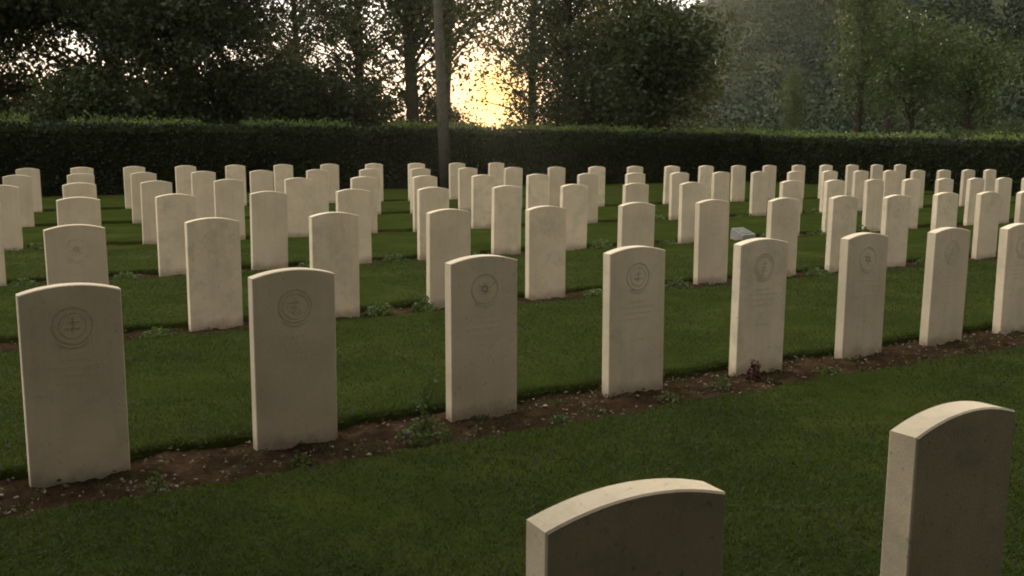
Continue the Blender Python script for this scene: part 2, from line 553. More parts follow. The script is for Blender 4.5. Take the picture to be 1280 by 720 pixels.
BED_F, BED_B = 0.42, 0.10     # bed depth before the front face and behind the back
order = ['F', 'A', 'B', 'C', 'D', 'E', 'G']
bed_spans = []
for r in order:
    v = ROWS[r][0]
    uL = U0
    uR = U1 - 0.5 if r in 'FABCDE' else 12.5
    if r == 'E':
        uR = 22.0
    bed_spans.append((r, v - BED_F * (1.0 if r == 'A' else 0.8), v + ST + BED_B, uL, uR))
for r, v0, v1, uL, uR in bed_spans:
    step = {'F': 0.05, 'A': 0.022, 'B': 0.04}.get(r, 0.09)
    ul, ur = (uL, uR) if r not in 'FA' else (-3.0, 12.0)
    nu, nv = int((ur - ul) / step), max(6, int((v1 - v0 + 0.16) / step))
    V, F = grid_uv(ul, ur, v0 - 0.08, v1 + 0.08, nu, nv,
                   lambda u, v, t: -0.004 + 0.020 * fbm(u, v, 7, 3) + 0.022 * abs(fbm(u, v, 24, 9)))
    tag(link('soil_bed', mesh_from('soil_bed', V, F, M_SOIL, True)), kind='structure')

# lawn strips between the beds, a cut turf edge 3-4 cm above the soil
lawn_spans = []
prev = -14.0
for r, v0, v1, uL, uR in bed_spans:
    lawn_spans.append((prev, v0, r))
    prev = v1
lawn_spans.append((prev, HEDGE_V + 0.3, 'H'))


def lawn_edge(v0, v1):
    def e(u, side):
        s = v0 if side == 0 else v1
        return 0.060 * fbm(u, s, 2.2, 5) + ((0.045 * fbm(u, s, 9, 8) + 0.03 * fbm(u, s, 25, 8)) if side == 1 else 0.022 * fbm(u, s, 14, 8))
    return e


for k, (v0, v1, r) in enumerate(lawn_spans):
    near = r in 'AB'
    step = 0.03 if near else 0.08
    ul, ur = (-4.0, 13.0) if r in 'AB' else (U0, U1 + 0.4)
    if r == 'F':
        step, (ul, ur) = 0.25, (-12.0, 18.0)
    nu = int((ur - ul) / step)
    nv = 24
    ef = lawn_edge(v0, v1)
    zf = lambda u, v, t: LAWN_Z + 0.010 * fbm(u, v, 0.8, 2) + 0.006 * fbm(u, v, 9, 4)
    V, F = grid_uv(ul, ur, v0, v1, nu, nv, zf, ef)
    # skirts down into the soil on the two long edges
    base = len(V)
    for i in range(nu):
        V.append(Vector(V[i]) + Vector((SA * 0.0, 0, -0.07)))
    for i in range(nu):
        V.append(Vector(V[(nv - 1) * nu + i]) + Vector((0, 0, -0.07)))
    for i in range(nu - 1):
        F.append((base + i, base + i + 1, i + 1, i))
        q = (nv - 1) * nu + i
        F.append((q, q + 1, base + nu + i + 1, base + nu + i))
    tag(link('lawn', mesh_from('lawn', V, F, M_LAWN, True)), kind='structure')

# the short back row ends halfway: turf fills the rest of its line
V, F = grid_uv(12.5, U1 + 0.4, bed_spans[6][1] - 0.08, bed_spans[6][2] + 0.08, 120, 8, lambda u, v, t: LAWN_Z + 0.004 + 0.01 * fbm(u, v, 0.8, 2))
tag(link('lawn', mesh_from('lawn', V, F, M_LAWN, True)), kind='structure')


# grass blades on the nearer lawn and hanging over the turf edges
def in_bed(v):
    return any(v0 - 0.01 < v < v1 + 0.01 for _, v0, v1, _, _ in bed_spans)


blades = []
cnt = 0
pts = []
n_try = 260000
Yc = 1.9 + (11.5 - 1.9) * rng.random(n_try) ** 1.35
Xc = (rng.random(n_try) - 0.5) * 1.12 * Yc * 1280 / F_PX
for x, y in zip(Xc, Yc):
    v = -SA * x + CA * y
    u = CA * x + SA * y
    ok = True
    for _, v0, v1, _, _ in bed_spans[:4]:
        if v0 + 0.05 * fbm(u, v0, 2.2, 5) < v < v1 + 0.045 * fbm(u, v1, 2.2, 5):
            ok = False
            break
    if ok:
        pts.append((x, y, LAWN_Z))
# turf edges
for _, v0, v1, _, _ in bed_spans[1:4]:
    for k in range(9000):
        u = rng.uniform(-3.5, 12.5)
        s = v0 if k % 3 == 0 else v1
        v = s + 0.045 * fbm(u, s, 2.2, 5) + 0.022 * fbm(u, s, 14, 8) + rng.normal() * 0.012
        p = P(u, v, LAWN_Z - 0.012)
        pts.append(tuple(p))
# tufts creeping into the beds
for r_, v0, v1, _, _ in bed_spans[1:4]:
    for k in range(260 if r_ == 'A' else 160):
        u = rng.uniform(-1.5, 11.0)
        t = rng.random() ** 1.8
        v = v0 + 0.02 + t * (v1 - v0 - 0.12)
        s_ = rng.uniform(0.012, 0.045)
        for j in range(int(s_ * 900)):
            p = P(u + rng.normal() * s_, v + rng.normal() * s_ * 0.7, 0.008)
            pts.append(tuple(p))
pts = np.array(pts)
n = len(pts)
h = rng.uniform(0.007, 0.021, n)
ang = rng.uniform(0, 2 * math.pi, n)
wd = rng.uniform(0.0012, 0.0024, n) * (1 + pts[:, 1] * 0.12)
lean = rng.normal(size=(n, 2)) * 0.011
dx = np.stack([np.cos(ang) * wd, np.sin(ang) * wd, np.zeros(n)], 1)
tip = pts + np.stack([lean[:, 0], lean[:, 1], h], 1)
V = np.stack([pts - dx, pts + dx, tip], 1).reshape(-1, 3)
tag(link('grass', mesh_from('grass', V, np.arange(3 * n).reshape(n, 3), M_BLADE)), 'short mown grass blades of the near lawn', 'grass', kind='stuff')

# pebbles and pale chips strewn over the nearest beds
b = MB()
pr = random.Random(11)
for k in range(620):
    r = pr.choice('AAAAABBC')
    sp = next(s for s in bed_spans if s[0] == r)
    u = pr.uniform(-0.6, 8.5) if r == 'A' else pr.uniform(-0.5, 13)
    v = pr.uniform(sp[1] - 0.02, sp[2])
    s = pr.uniform(0.003, 0.008) if pr.random() < 0.88 else pr.uniform(0.008, 0.016)
    c = P(u, v, 0.012 + 0.018 * fbm(u, v, 7, 3) + s * 0.3)
    vs = [c + Vector((pr.uniform(.6, 1.2) * s * d[0], pr.uniform(.6, 1.2) * s * d[1], pr.uniform(.4, .8) * s * d[2]))
          for d in ((1, 0, 0), (-1, 0, 0), (0, 1, 0), (0, -1, 0), (0, 0, 1), (0, 0, -1))]
    b.add(vs, [(0, 2, 4), (2, 1, 4), (1, 3, 4), (3, 0, 4), (2, 0, 5), (1, 2, 5), (3, 1, 5), (0, 3, 5)])
tag(link('pebbles', b.mesh('pebbles', M_PEBBLE)), 'pale pebbles and chips strewn over the soil beds', 'pebbles', kind='stuff')


# dead leaves and bits of clipped grass on the beds
c = []
for k in range(2600):
    r = pr.choice('AAAABC')
    sp = next(s_ for s_ in bed_spans if s_[0] == r)
    u = pr.uniform(-0.8, 9.0) if r == 'A' else pr.uniform(-0.5, 13)
    v = pr.uniform(sp[1] - 0.05, sp[2])
    q = P(u, v, 0.016 + 0.020 * fbm(u, v, 7, 3))
    c.append(tuple(q))
lv, lf = leaves(np.array(c), 0.022, 0.7)
tag(link('leaf_litter', mesh_from('leaf_litter', lv, lf, M_LITTER)), 'small dead leaves and clippings on the soil beds', 'leaf litter', kind='stuff')


# ------------------------------------------------------------------ small plants in the beds
def weed(name, U, V, label, leaf_mat, spread, height, nleaf, leaf, stems, cat='plant', group=None, stem_h=None):
    root = link(name, None, None, P(U, V, 0.0))
    tag(root, label, cat, group)
    sb = MB()
    cen = []
    for k in range(stems):
        a = rng.uniform(0, 2 * math.pi)
        hh = (stem_h or height) * rng.uniform(0.6, 1.0)
        rr = spread * rng.uniform(0.2, 0.9)
        p0 = Vector((rng.normal() * spread * 0.15, rng.normal() * spread * 0.15, -0.02))
        p2 = Vector((rr * math.cos(a), rr * math.sin(a), hh))
        p1 = (p0 + p2) / 2 + Vector((-p2.x * 0.25, -p2.y * 0.25, hh * 0.1))
        sb.tube([p0, p1, p2], [0.0022, 0.0016, 0.0009], 5)
        for j in range(6 if stem_h else 0):
            t = 0.35 + 0.65 * j / 5
            q = p0.lerp(p1, min(1, t * 2)) if t < .5 else p1.lerp(p2, t * 2 - 1)
            cen.append((q.x + rng.normal() * 0.012, q.y + rng.normal() * 0.012, q.z + rng.normal() * 0.006))
    for k in range(nleaf):
        a = rng.uniform(0, 2 * math.pi)
        rr = spread * math.sqrt(rng.random())
        cen.append((rr * math.cos(a), rr * math.sin(a), height * (1 - (rr / spread) ** 2 * 0.7) * rng.uniform(0.15, 1.0)))
    lv, lf = leaves(np.array(cen), leaf, 0.3)
    link('stem', sb.mesh('stem', leaf_mat), root)
    link('foliage', mesh_from('foliage', lv, lf, leaf_mat), root)
    return root


weed('leafy_weed', 1.90, 3.98, 'bushy green weed with tall wispy stems in the nearest soil bed', M_WEED, 0.13, 0.12, 260, 0.028, 9, stem_h=0.34)
weed('red_plant', 4.09, 4.07, 'small dark red-leaved plant at the foot of a headstone', M_REDLEAF, 0.045, 0.14, 120, 0.028, 5)
small = [(0.66, 3.82, 0.05, 0.14, 'thin upright weed in soil right of the leftmost near headstone'),
         (1.28, 3.92, 0.05, 0.07, 'small green weed at the foot of the headstone with the clear badge'),
         (2.62, 3.92, 0.06, 0.05, 'flat green weed in soil between the two middle near headstones'),
         (3.35, 3.97, 0.06, 0.06, 'small green weed before the headstone left of the red-leaved plant'),
         (3.78, 4.02, 0.06, 0.08, 'small green weed just left of the headstone with the red-leaved plant'),
         (4.62, 3.98, 0.10, 0.05, 'low brownish weed right of the red-leaved plant'),
         (-0.05, 3.72, 0.12, 0.06, 'dark low weed before the leftmost near headstone')]
for u, v, s, hh, lab in small:
    weed('small_weed', u, v, lab, M_WEED, s, hh, int(50 + 500 * s), 0.022, 4, group='weeds in the nearest soil bed')
# plants along the farther beds, between the stones
k = 0
PL = {'B': ('second full row of headstones', [(0.2, .10, .10), (1.28, .12, .08), (2.08, .14, .10), (2.98, .12, .12), (3.30, .10, .16), (3.98, .13, .10), (5.0, .13, .09), (5.95, .14, .12), (6.9, .10, .09), (7.85, .14, .10), (8.75, .12, .12), (9.6, .12, .10)]),
      'C': ('third full row of headstones', [(0.65, .14, .10), (1.55, .13, .10), (2.5, .15, .12), (3.45, .14, .10), (4.4, .15, .12), (5.35, .15, .12), (6.35, .14, .10), (7.3, .16, .14), (8.3, .14, .10), (10.2, .14, .12), (11.1, .15, .12), (12.0, .14, .14)]),
      'D': ('fourth full row of headstones', [(1.0, .15, .12), (2.9, .16, .12), (4.8, .16, .14), (6.7, .16, .12), (8.7, .16, .14), (10.6, .16, .12), (12.5, .16, .14), (14.4, .16, .12)])}
for r, (txt, lst) in PL.items():
    for n, (u, s, hh) in enumerate(lst):
        w_ = ORD[n] if n < len(lst) / 2 else ORD[len(lst) - 1 - n]
        side = 'left' if n < len(lst) / 2 else 'right'
        weed('bed_plant', u, ROWS[r][0] - rng.uniform(0.02, 0.22), f'low green plant, {w_} from {side} in the {txt}', M_WEED, s, hh,
             150, 0.04, 5, group=f'low plants in the {txt}')


# ------------------------------------------------------------------ hedges
def hedge(U_a, V_a, U_b, V_b, width, hfun, label, nl):
    A, B = P(U_a, V_a), P(U_b, V_b)
    d = (B - A)
    L = d.length
    d.normalize()
    nrm = Vector((-d.y, d.x, 0))
    root = link('hedge', None, None, A)
    tag(root, label, 'hedge')
    ns = int(L / 0.25)
    V, F = [], []
    prof = [(0, 0), (0.03, .35), (0.0, .7), (0.06, .93), (.3, 1.0), (.7, 1.0), (.94, .93), (1, .7), (.97, .35), (1, 0)]
    for i in range(ns + 1):
        s = L * i / ns
        hh = hfun(s)
        for (a, z) in prof:
            q = d * s + nrm * (a * width)
            k = mnoise.fractal(Vector((s * 1.3, a * 2, z * 2)), 1, 2, 3) * 0.07
            V.append((q.x + nrm.x * k * (-1 if a < .5 else 1), q.y + nrm.y * k * (-1 if a < .5 else 1), z * (hh - 0.05) + (k if z > .5 else 0)))
    m = len(prof)
    for i in range(ns):
        for k in range(m - 1):
            F.append((i * m + k, i * m + k + 1, (i + 1) * m + k + 1, (i + 1) * m + k))
    F.append(tuple(range(m)))
    F.append(tuple(ns * m + k for k in range(m - 1, -1, -1)))
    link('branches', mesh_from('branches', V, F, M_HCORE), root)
    c = []
    for k in range(nl):
        s = rng.random() * L
        hh = hfun(s) + 0.05 * mnoise.fractal(Vector((s * 1.1, 3, 1)), 1, 2, 3)
        t = rng.random()
        dep = abs(rng.normal()) * 0.035
        lump = 0.06 * mnoise.fractal(Vector((s * 1.3, 0, t * 2)), 1, 2, 3)
        if t < 0.60:
            q, z = -0.02 - lump - dep + 0.03, rng.random() * hh
        elif t < 0.85:
            q, z = rng.random() * width, hh - 0.03 + dep + lump
        else:
            q, z = width + dep, rng.random() * hh
        if rng.random() < 0.02:
            z += rng.random() * 0.14 if t > .6 else 0
        w3 = d * s + nrm * q
        c.append((w3.x, w3.y, z))
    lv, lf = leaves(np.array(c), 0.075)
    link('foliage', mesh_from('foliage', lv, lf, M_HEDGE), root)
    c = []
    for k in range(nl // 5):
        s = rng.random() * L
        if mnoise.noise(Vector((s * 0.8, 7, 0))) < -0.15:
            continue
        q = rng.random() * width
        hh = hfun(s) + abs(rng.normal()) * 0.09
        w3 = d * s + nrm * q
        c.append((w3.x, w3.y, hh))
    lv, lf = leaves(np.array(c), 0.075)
    link('lit_top_leaves', mesh_from('lit_top_leaves', lv, lf, M_LIT_TOP), root)  # paler leaves paint the lit band along the hedge top


hedge(-9.5, HEDGE_V, 24.4, HEDGE_V, 0.9, lambda s: 1.62 - 0.10 * max(0, (s - 22) / 12),
      'long clipped dark hedge along the back of the cemetery', 52000)
hedge(23.4, HEDGE_V - 0.02, 23.4, 1.0, 0.9, lambda s: 1.47 - 0.05 * s / 8, 'clipped dark hedge along the right side of the cemetery', 30000)


# ------------------------------------------------------------------ trees
def tree_data(name, seed, H, base, rx, rz, nclu, per, leaf, sig, trunk_r, leaf_mat, bark, lean=0.0, fork=0, shape=1.0):
    """trunk + limbs mesh and crown mesh; crown is an uneven cloud of leaf clumps hung on limbs"""
    global rng
    keep = rng
    rng = np.random.default_rng(seed)
    tb = MB()
    cz = base + (H - base) * 0.5
    top = Vector((lean * H, rng.normal() * 0.2, H * 0.86))
    tp = [Vector((0, 0, -0.2)), Vector((lean * H * .2, 0.03, H * .2)), Vector((lean * H * .45 + .08, -.05, H * .42)), Vector((lean * H * .7, .06, H * .64)), top]
    tr = [trunk_r * 1.35, trunk_r, trunk_r * .82, trunk_r * .55, trunk_r * .2]

    def on_trunk(t):
        t = max(0, min(0.999, t)) * 4
        i = int(t)
        return tp[i].lerp(tp[i + 1], t - i)
    tb.tube(tp, tr, 9)
    cl = []
    while len(cl) < nclu:
        q = rng.normal(size=3)
        q /= np.linalg.norm(q)
        rad = rng.random() ** 0.42
        wob = 0.78 + 0.35 * mnoise.noise(Vector((q[0] * 1.6 + seed, q[1] * 1.6, q[2] * 1.6)))
        z = cz + q[2] * rad * (H - base) * 0.5 * wob
        tz = (z - base) / (H - base)
        wz = 1.0 if shape == 1.0 else (1.15 - tz * shape)
        cl.append((q[0] * rad * rx * wob * wz + lean * z, q[1] * rad * rx * wob * wz, z))
    cl = np.array(cl)
    order_ = np.argsort(-np.hypot(cl[:, 0], cl[:, 1]))
    for j in order_[: min(len(cl), 46)]:
        c = Vector(cl[j])
        t0 = max(0.12, min(0.95, (c.z - 0.35 * math.hypot(c.x, c.y) - 0.4) / (H * 0.86)))
        s = on_trunk(t0)
        mid = s.lerp(c, 0.5) + Vector((rng.normal() * .12, rng.normal() * .12, 0.12 * (c - s).length))
        r0 = trunk_r * (0.42 - 0.25 * t0) * rng.uniform(.7, 1.1)
        tb.tube([s, mid, c], [r0, r0 * .55, r0 * .15], 5, False)
    cen = []
    for c in cl:
        k = int(per * rng.uniform(0.5, 1.5))
        g = rng.normal(size=(k, 3)) * sig * rng.uniform(.7, 1.3)
        g[:, 2] *= 0.75
        cen.append(g + c)
    cen = np.concatenate(cen)
    cen = cen[cen[:, 2] > 0.25]
    lv, lf = leaves(cen, leaf)
    rng = keep
    return tb.mesh(name + '_trunk', bark, True), mesh_from(name + '_crown', lv, lf, leaf_mat)


def tree(name, data, x, y, label, rot=0.0, scale=1.0, group=None, z=-0.06, cat='tree'):
    root = link(name, None, None, (x, y, z), (0, 0, rot), scale)
    tag(root, label, cat, group)
    link('trunk', data[0], root)
    link('crown', data[1], root)
    return root


D_OAK = tree_data('broad', 21, 11.5, 0.7, 4.5, 5, 265, 120, 0.18, 0.42, 0.26, M_LEAF, M_BARK)
D_OPEN = tree_data('open', 35, 11.5, 0.8, 3.7, 5, 105, 90, 0.16, 0.40, 0.20, M_LEAF, M_BARK, 0.01)
D_ROUND = tree_data('round', 44, 7.2, 0.5, 3.2, 3, 210, 115, 0.16, 0.42, 0.20, M_LEAF, M_BARK)
D_TAN = tree_data('tan', 58, 9.5, 2.2, 3.3, 4, 120, 60, 0.14, 0.42, 0.16, M_LEAF_BACKLIT, M_BARK)
D_BUSH = tree_data('bush', 63, 3.6, 0.1, 2.1, 1.5, 140, 85, 0.13, 0.28, 0.05, M_LEAF, M_BARK)
D_LBUSH = tree_data('light_bush', 71, 2.3, 0.1, 1.6, 1.5, 45, 70, 0.10, 0.25, 0.05, M_LEAF_LIGHT, M_BARK)
D_SLIM = tree_data('slim', 82, 11.0, 0.8, 2.0, 5, 80, 70, 0.16, 0.42, 0.15, M_LEAF_LIGHT, M_BARK, 0, 0, 0.8)
D_MID = tree_data('mid', 93, 8.0, 0.8, 2.8, 4, 90, 70, 0.16, 0.42, 0.16, M_LEAF_LIGHT, M_BARK)
D_GREY = tree_data('grey', 17, 15.0, 7.5, 3.6, 5, 70, 55, 0.15, 0.5, 0.128, M_LEAF, M_BARK_GREY, -0.052)

T = 'trees beyond the back hedge'
tree('grey_trunked_tree', D_GREY, at(558, 25.3), 25.3, 'tall slim tree with bare pale grey trunk standing before the back hedge', 0.0)
for px, Y, D, rot, s, lab in [
        (-45, 31, D_OAK, 0.3, 1.00, 'broad dark tree at the left picture edge beyond the hedge'),
        (150, 33, D_OAK, 1.9, 1.05, 'broad dark tree with thick trunk, second from the left edge'),
        (240, 30, D_OAK, 3.4, 0.85, 'broad dark tree with straight trunk left of the bright sky gap'),
        (372, 40, D_OPEN, 0.7, 0.90, 'open airy tree with sky gaps, between dark trees and the pale trunk'),
        (452, 37, D_OPEN, 2.2, 0.95, 'open airy tree nearest left of the forked dark trunk'),
        (516, 32, D_OPEN, 4.0, 1.02, 'open tree with slender dark trunk just left of the pale grey trunk'),
        (662, 42, D_OPEN, 5.3, 0.95, 'thin leafy tree screening the setting sun'),
        (706, 36, D_OPEN, 1.2, 0.85, 'open tree between the setting sun and the round dark tree'),
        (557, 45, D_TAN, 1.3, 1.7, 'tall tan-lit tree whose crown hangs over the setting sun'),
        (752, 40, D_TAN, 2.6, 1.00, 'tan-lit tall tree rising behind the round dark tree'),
        (800, 34, D_ROUND, 0.4, 1.00, 'large round dark tree right of the setting sun')]:
    tree('broadleaf_tree', D, at(px, Y), Y, lab, rot, s, T)
for px, Y, D, rot, s, lab in [
        (100, 28.0, D_BUSH, 0.2, 0.95, 'dark bush behind the hedge below the leftmost sky gap'),
        (205, 29.5, D_BUSH, 1.2, 0.85, 'dark bush behind the hedge between two thick trunks'),
        (345, 34, D_BUSH, 2.2, 1.25, 'rounded dark bush below the bright sky gap'),
        (430, 35, D_BUSH, 3.3, 1.15, 'rounded dark bush left of the small pale shed'),
        (152, 31.0, D_BUSH, 4.0, 1.05, 'dark bush hiding the foot of the second tree from the left'),
        (258, 29.5, D_BUSH, 0.6, 1.00, 'dark bush hiding the foot of the straight-trunked tree'),
        (303, 33.0, D_BUSH, 1.7, 0.80, 'smaller dark bush left of the rounded one below the bright gap'),
        (390, 36.0, D_BUSH, 2.4, 1.15, 'dark bush between the two rounded bushes left of the shed'),
        (722, 37, D_BUSH, 0.9, 1.1, 'rounded dark bush right of the setting sun'),
        (545, 35, D_BUSH, 5.5, 0.85, 'low dark bush left of the setting sun behind the pale trunk'),
        (15, 30, D_BUSH, 2.9, 0.75, 'low dark bush at the left picture edge'),
        (300, 30.5, D_LBUSH, 4.4, 0.85, 'pale green bush beyond the hedge, farthest left of the light bushes'),
        (470, 33, D_LBUSH, 5.1, 0.85, 'pale green bush beside the small pale shed'),
        (690, 36, D_LBUSH, 0.5, 0.90, 'pale green bush right below the setting sun'),
        (748, 37, D_LBUSH, 1.6, 0.90, 'pale green bush left under the round dark tree'),
        (850, 38, D_LBUSH, 2.8, 0.95, 'pale green bush right under the round dark tree'),
        (915, 39, D_LBUSH, 3.9, 1.05, 'pale green bush right of the round dark tree'),
        (975, 38, D_LBUSH, 5.0, 0.90, 'pale green bush behind the corner of the hedges'),
        (1040, 36, D_LBUSH, 0.9, 0.85, 'pale green bush left of the tall light green trees'),
        (1150, 35, D_LBUSH, 2.0, 0.90, 'pale green bush between the light trees on the right'),
        (1215, 33, D_LBUSH, 3.1, 0.95, 'pale green bush near the right edge behind the side hedge'),
        (1275, 32, D_LBUSH, 4.2, 0.85, 'pale green bush at the right picture edge')]:
    tree('bush', D, at(px, Y), Y, lab, rot, s, 'bushes beyond the hedges', cat='bush')
for px, Y, D, rot, s, lab in [
        (985, 62, D_SLIM, 0.0, 0.62, 'small slim pale tree before the hillside, right of the round dark tree'),
        (1065, 52, D_SLIM, 1.0, 1.15, 'tall slim light green tree before the wooded hillside'),
        (1130, 50, D_MID, 2.0, 1.15, 'light green tree with wide crown right of the tall slim tree'),
        (1200, 48, D_MID, 3.0, 0.95, 'lower light green tree second from the right edge'),
        (1250, 55, D_MID, 4.0, 0.40, 'light green tree nearest the right edge before the hill'),
        (1100, 66, D_SLIM, 5.0, 1.15, 'tall light tree behind the wide-crowned light green tree')]:
    tree('light_tree', D, at(px, Y), Y, lab, rot, s, 'light green trees before the hill')
# unseen trees and hedge added beside and behind the camera to shade the foreground
hedge(-8.0, -0.7, 12.0, -0.7, -0.9, lambda s: 2.3, 'unseen hedge added close behind the viewer for shade', 16000)
D_SHADE = tree_data('back', 29, 12.0, 5.0, 6.4, 5, 380, 120, 0.36, 0.75, 0.28, M_LEAF, M_BARK)
for x, y, rot, s, lab in [(-3.0, 1.0, 0.9, 0.52, 'unseen tree added close on the left for shade'),
                          (-0.9, -1.2, 4.4, 0.52, 'unseen tree added right behind the viewer for shade'),
                          (3.4, -0.9, 2.4, 0.52, 'unseen tree added behind the viewer on the right for shade')]:
    tree('broadleaf_tree', D_SHADE, x, y, lab, rot, s, 'unseen trees added for shade')

# small pale shed seen under the trees, and a pale house on the hill
def house(name, x, y, z, w, dpt, hh, rf, label, wins, rot=0.0):
    root = link(name, None, None, (x, y, z), (0, 0, rot))
    tag(root, label, 'building')
    b = MB()
    b.add([(-w / 2, -dpt / 2, -1), (w / 2, -dpt / 2, -1), (w / 2, dpt / 2, -1), (-w / 2, dpt / 2, -1), (-w / 2, -dpt / 2, hh), (w / 2, -dpt / 2, hh), (w / 2, dpt / 2, hh), (-w / 2, dpt / 2, hh),
           (0, -dpt / 2, hh + rf), (0, dpt / 2, hh + rf)],
          [(0, 1, 5, 8, 4), (2, 3, 7, 9, 6), (1, 2, 6, 5), (3, 0, 4, 7), (0, 3, 2, 1), (4, 8, 9, 7), (5, 6, 9, 8)])
    link('wall', b.mesh('wall', M_PALE), root)
    b = MB()
    e, th = 0.12 * w / 2, 0.06 * w / 2
    for sx in (-1, 1):
        q = [(0, -dpt / 2 - e, hh + rf + 0.01), (sx * (w / 2 + e), -dpt / 2 - e, hh - e * rf / (w / 2) + 0.01), (sx * (w / 2 + e), dpt / 2 + e, hh - e * rf / (w / 2) + 0.01), (0, dpt / 2 + e, hh + rf + 0.01)]
        b.add(q + [(x_, y_, z_ + th) for x_, y_, z_ in q], [(0, 1, 2, 3), (7, 6, 5, 4), (0, 4, 5, 1), (1, 5, 6, 2), (2, 6, 7, 3), (3, 7, 4, 0)])
    link('roof', b.mesh('roof', M_ROOF), root)
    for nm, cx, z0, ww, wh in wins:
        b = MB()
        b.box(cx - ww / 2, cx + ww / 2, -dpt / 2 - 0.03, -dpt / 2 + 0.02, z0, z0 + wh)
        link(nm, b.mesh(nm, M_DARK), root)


house('shed', at(503, 44), 44, 0.0, 0.75 * 1.0, 1.2, 1.75, 0.45, 'small pale shed with dark doorway glimpsed under the trees', [('door', 0.0, 0.0, 0.42, 1.45)])


# ------------------------------------------------------------------ the wooded hill on the right
def hill_z(x, y):
    d = math.hypot(x, y)
    ang = math.atan2(x, y)
    a0, a1 = math.atan((835 - 640) / F_PX), math.atan((1180 - 640) / F_PX)
    t = (ang - a0) / (a1 - a0)
    k = max(0.0, min(1.6, t + 0.28 + 0.05 * mnoise.noise(Vector((ang * 9, 0, 0)))))
    ridge = 60 * (k ** 0.55) * max(0.0, 1 - max(0, ang - 0.9) / 0.9)
    g = max(0.0, min(1.0, (d - 75) / 230))
    g = g * g * (3 - 2 * g)
    return -0.5 + ridge * g + 2.0 * mnoise.fractal(Vector((x * .02, y * .02, 1)), 1, 2, 3) * g


V, F = [], []
NA, ND = 90, 60
for i in range(NA):
    ang = -0.02 + 1.55 * i / (NA - 1)
    for j in range(ND):
        d = 72 + 330 * (j / (ND - 1)) ** 1.3
        x, y = d * math.sin(ang), d * math.cos(ang)
        V.append((x, y, hill_z(x, y)))
for i in range(NA - 1):
    for j in range(ND - 1):
        q = i * ND + j
        F.append((q, q + 1, q + ND + 1, q + ND))
tag(link('hill', mesh_from('hill', V, F, M_HILL, True)), kind='structure')
cen, sz = [], []
hr = random.Random(5)
for k in range(1700):
    ang = 0.10 + 0.62 * hr.random()
    d = 78 + 250 * hr.random() ** 0.8
    x, y = d * math.sin(ang), d * math.cos(ang)
    z = hill_z(x, y)
    if z < -0.2:
        continue
    r = hr.uniform(1.3, 2.8) * (0.7 + d / 400)
    nn = int(190)
    g = rng.normal(size=(nn, 3))
    g /= np.linalg.norm(g, axis=1, keepdims=True)
    g *= (rng.random((nn, 1)) ** 0.35) * r
    g[:, 2] = np.abs(g[:, 2]) * 1.5
    cen.append(g + np.array([x, y, z + 0.3 * r]))
    sz.append(np.full(nn, 0.24 * r))
cen, sz = np.concatenate(cen), np.concatenate(sz)
lv, lf = leaves(cen, sz)
tag(link('hillside_forest', mesh_from('hillside_forest', lv, lf, M_FOREST)), 'hazy mass of trees covering the hillside', 'forest', kind='stuff')

# ------------------------------------------------------------------ evening haze
b = MB()
b.box(-260, 330, -40, 420, -1.5, 95)
hz = link('haze', None)
bpy.data.objects.remove(hz)
m, nt, out = new_mat('haze')
pv = nt.nodes.new('ShaderNodeVolumePrincipled')
pv.inputs['Color'].default_value = (0.86, 0.92, 0.80, 1)
pv.inputs['Density'].default_value = 0.0001
pv.inputs['Anisotropy'].default_value = 0.8
nt.links.new(pv.outputs[0], out.inputs['Volume'])
HAZE = True
if HAZE:
    tag(link('haze', b.mesh('haze', m)), 'thin evening haze over the cemetery and hill', 'haze', kind='stuff')

# ------------------------------------------------------------------ camera, light, sky
cam = bpy.data.cameras.new('camera')
cam.sensor_width = 36
cam.lens = 36 * F_PX / 1280
cam.clip_end = 3000
co = bpy.data.objects.new('camera', cam)
col.objects.link(co)
co.matrix_world = Matrix.Translation((0, 0, CAM_H)) @ Matrix.Rotation(math.pi / 2 - PITCH, 4, 'X') @ Matrix.Rotation(ROLL, 4, 'Z')
sc.camera = co

sd = Vector((math.sin(R(SUN_AZ)) * math.cos(R(SUN_EL)), math.cos(R(SUN_AZ)) * math.cos(R(SUN_EL)), math.sin(R(SUN_EL))))
sun = bpy.data.lights.new('sun', 'SUN')
sun.energy = 4.5
sun.angle = R(0.6)
sun.color = (1.0, 0.82, 0.58)
so = bpy.data.objects.new('sun', sun)
col.objects.link(so)
so.rotation_euler = (-sd).to_track_quat('-Z', 'Y').to_euler()

w = bpy.data.worlds.new('World')
sc.world = w
w.use_nodes = True
nt = w.node_tree
nt.nodes.clear()
out = nt.nodes.new('ShaderNodeOutputWorld')
sky = nt.nodes.new('ShaderNodeTexSky')
sky.sky_type = 'NISHITA'
sky.sun_disc = False
sky.sun_elevation = R(SUN_EL)
sky.sun_rotation = R(SUN_AZ)
sky.altitude = 100
sky.air_density = 1.0
sky.dust_density = 1.5
sky.ozone_density = 1.0
bg = nt.nodes.new('ShaderNodeBackground')
bg.inputs['Strength'].default_value = 0.1
hs = nt.nodes.new('ShaderNodeHueSaturation')
hs.inputs['Saturation'].default_value = 0.5
nt.links.new(sky.outputs[0], hs.inputs['Color'])
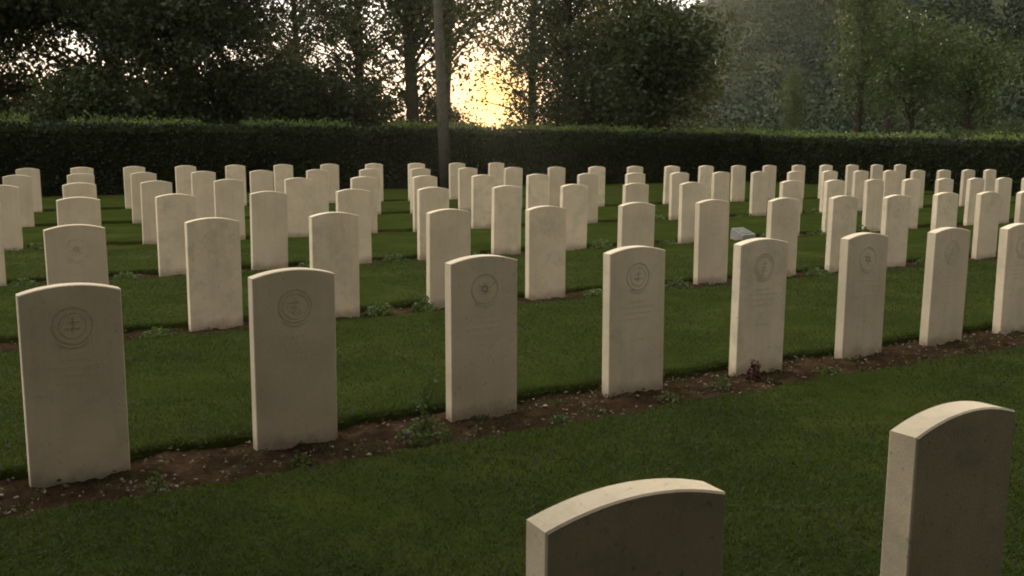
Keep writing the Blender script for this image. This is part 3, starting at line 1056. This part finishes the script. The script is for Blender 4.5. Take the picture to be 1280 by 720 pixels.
# thin cloud veil added over the sky, boosted overhead to brighten stone tops
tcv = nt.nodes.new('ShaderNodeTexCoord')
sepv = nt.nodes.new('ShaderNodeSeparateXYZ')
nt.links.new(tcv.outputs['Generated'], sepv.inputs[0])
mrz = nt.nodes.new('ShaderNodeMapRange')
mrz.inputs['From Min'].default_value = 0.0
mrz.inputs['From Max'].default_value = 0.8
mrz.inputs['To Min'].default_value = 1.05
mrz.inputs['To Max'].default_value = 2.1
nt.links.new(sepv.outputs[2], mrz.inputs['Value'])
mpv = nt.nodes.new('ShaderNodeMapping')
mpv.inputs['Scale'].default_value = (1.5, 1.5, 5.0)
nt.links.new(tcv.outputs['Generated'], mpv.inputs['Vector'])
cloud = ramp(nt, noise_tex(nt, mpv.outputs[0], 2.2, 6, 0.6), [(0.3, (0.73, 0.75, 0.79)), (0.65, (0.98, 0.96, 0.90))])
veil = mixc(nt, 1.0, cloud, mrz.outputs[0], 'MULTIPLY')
# gain added toward upper left: brightens tops and left sides, dims stone fronts
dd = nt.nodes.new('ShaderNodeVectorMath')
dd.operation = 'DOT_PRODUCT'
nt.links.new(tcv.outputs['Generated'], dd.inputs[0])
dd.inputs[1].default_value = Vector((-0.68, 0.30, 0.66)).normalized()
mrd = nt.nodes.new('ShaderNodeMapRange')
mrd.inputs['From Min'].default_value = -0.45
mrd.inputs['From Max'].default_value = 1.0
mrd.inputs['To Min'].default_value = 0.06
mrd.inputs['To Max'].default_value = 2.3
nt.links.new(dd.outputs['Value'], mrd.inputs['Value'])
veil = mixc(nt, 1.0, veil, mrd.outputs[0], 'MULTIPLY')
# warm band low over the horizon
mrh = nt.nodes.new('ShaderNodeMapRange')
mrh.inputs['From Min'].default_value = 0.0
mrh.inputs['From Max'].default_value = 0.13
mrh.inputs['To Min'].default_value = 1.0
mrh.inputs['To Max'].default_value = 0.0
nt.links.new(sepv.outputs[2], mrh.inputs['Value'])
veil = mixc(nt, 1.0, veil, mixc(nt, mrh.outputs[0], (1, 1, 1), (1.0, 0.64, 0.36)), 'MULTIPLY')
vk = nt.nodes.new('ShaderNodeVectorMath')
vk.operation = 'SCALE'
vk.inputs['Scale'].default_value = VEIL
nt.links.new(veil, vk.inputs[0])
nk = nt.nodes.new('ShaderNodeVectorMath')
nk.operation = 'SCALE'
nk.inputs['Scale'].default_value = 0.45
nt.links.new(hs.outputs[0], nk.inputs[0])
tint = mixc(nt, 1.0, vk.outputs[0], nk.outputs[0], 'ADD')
# bright aureole of the low sun in the sky
tc = nt.nodes.new('ShaderNodeTexCoord')
dp = nt.nodes.new('ShaderNodeVectorMath')
dp.operation = 'DOT_PRODUCT'
nrm_ = nt.nodes.new('ShaderNodeVectorMath')
nrm_.operation = 'NORMALIZE'
nt.links.new(tc.outputs['Generated'], nrm_.inputs[0])
nt.links.new(nrm_.outputs[0], dp.inputs[0])
dp.inputs[1].default_value = sd
gl = ramp(nt, dp.outputs['Value'], [(0.0, (0, 0, 0)), (1.0, (1, 1, 1))])
rm = gl.node
pw = nt.nodes.new('ShaderNodeMath')
pw.operation = 'POWER'
nt.links.new(dp.outputs['Value'], pw.inputs[0])
pw.inputs[1].default_value = 1900
nt.nodes.remove(rm)
cl_ = nt.nodes.new('ShaderNodeMath')
cl_.operation = 'MAXIMUM'
cl_.inputs[1].default_value = 0.0
nt.links.new(pw.outputs[0], cl_.inputs[0])
pw2 = nt.nodes.new('ShaderNodeMath')
pw2.operation = 'POWER'
mx0 = nt.nodes.new('ShaderNodeMath')
mx0.operation = 'MAXIMUM'
mx0.inputs[1].default_value = 0.0
nt.links.new(dp.outputs['Value'], mx0.inputs[0])
nt.links.new(mx0.outputs[0], pw2.inputs[0])
nt.links.new(mx0.outputs[0], pw.inputs[0])
pw2.inputs[1].default_value = 480
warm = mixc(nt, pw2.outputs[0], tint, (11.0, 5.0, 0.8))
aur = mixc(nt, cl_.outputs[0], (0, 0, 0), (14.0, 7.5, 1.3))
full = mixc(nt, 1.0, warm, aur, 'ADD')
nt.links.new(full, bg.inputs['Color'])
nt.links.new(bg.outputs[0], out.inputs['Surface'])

vs = sc.view_settings
vs.view_transform = 'Standard'
vs.look = 'None'
vs.gamma = 1.0
vs.use_curve_mapping = False
vs.exposure = 0.14

sc.cycles.use_denoising = True
sc.cycles.max_bounces = 6
sc.cycles.diffuse_bounces = 3
sc.cycles.transmission_bounces = 4
sc.cycles.volume_bounces = 1
sc.cycles.sample_clamp_indirect = 4.0
sc.cycles.filter_width = 1.9
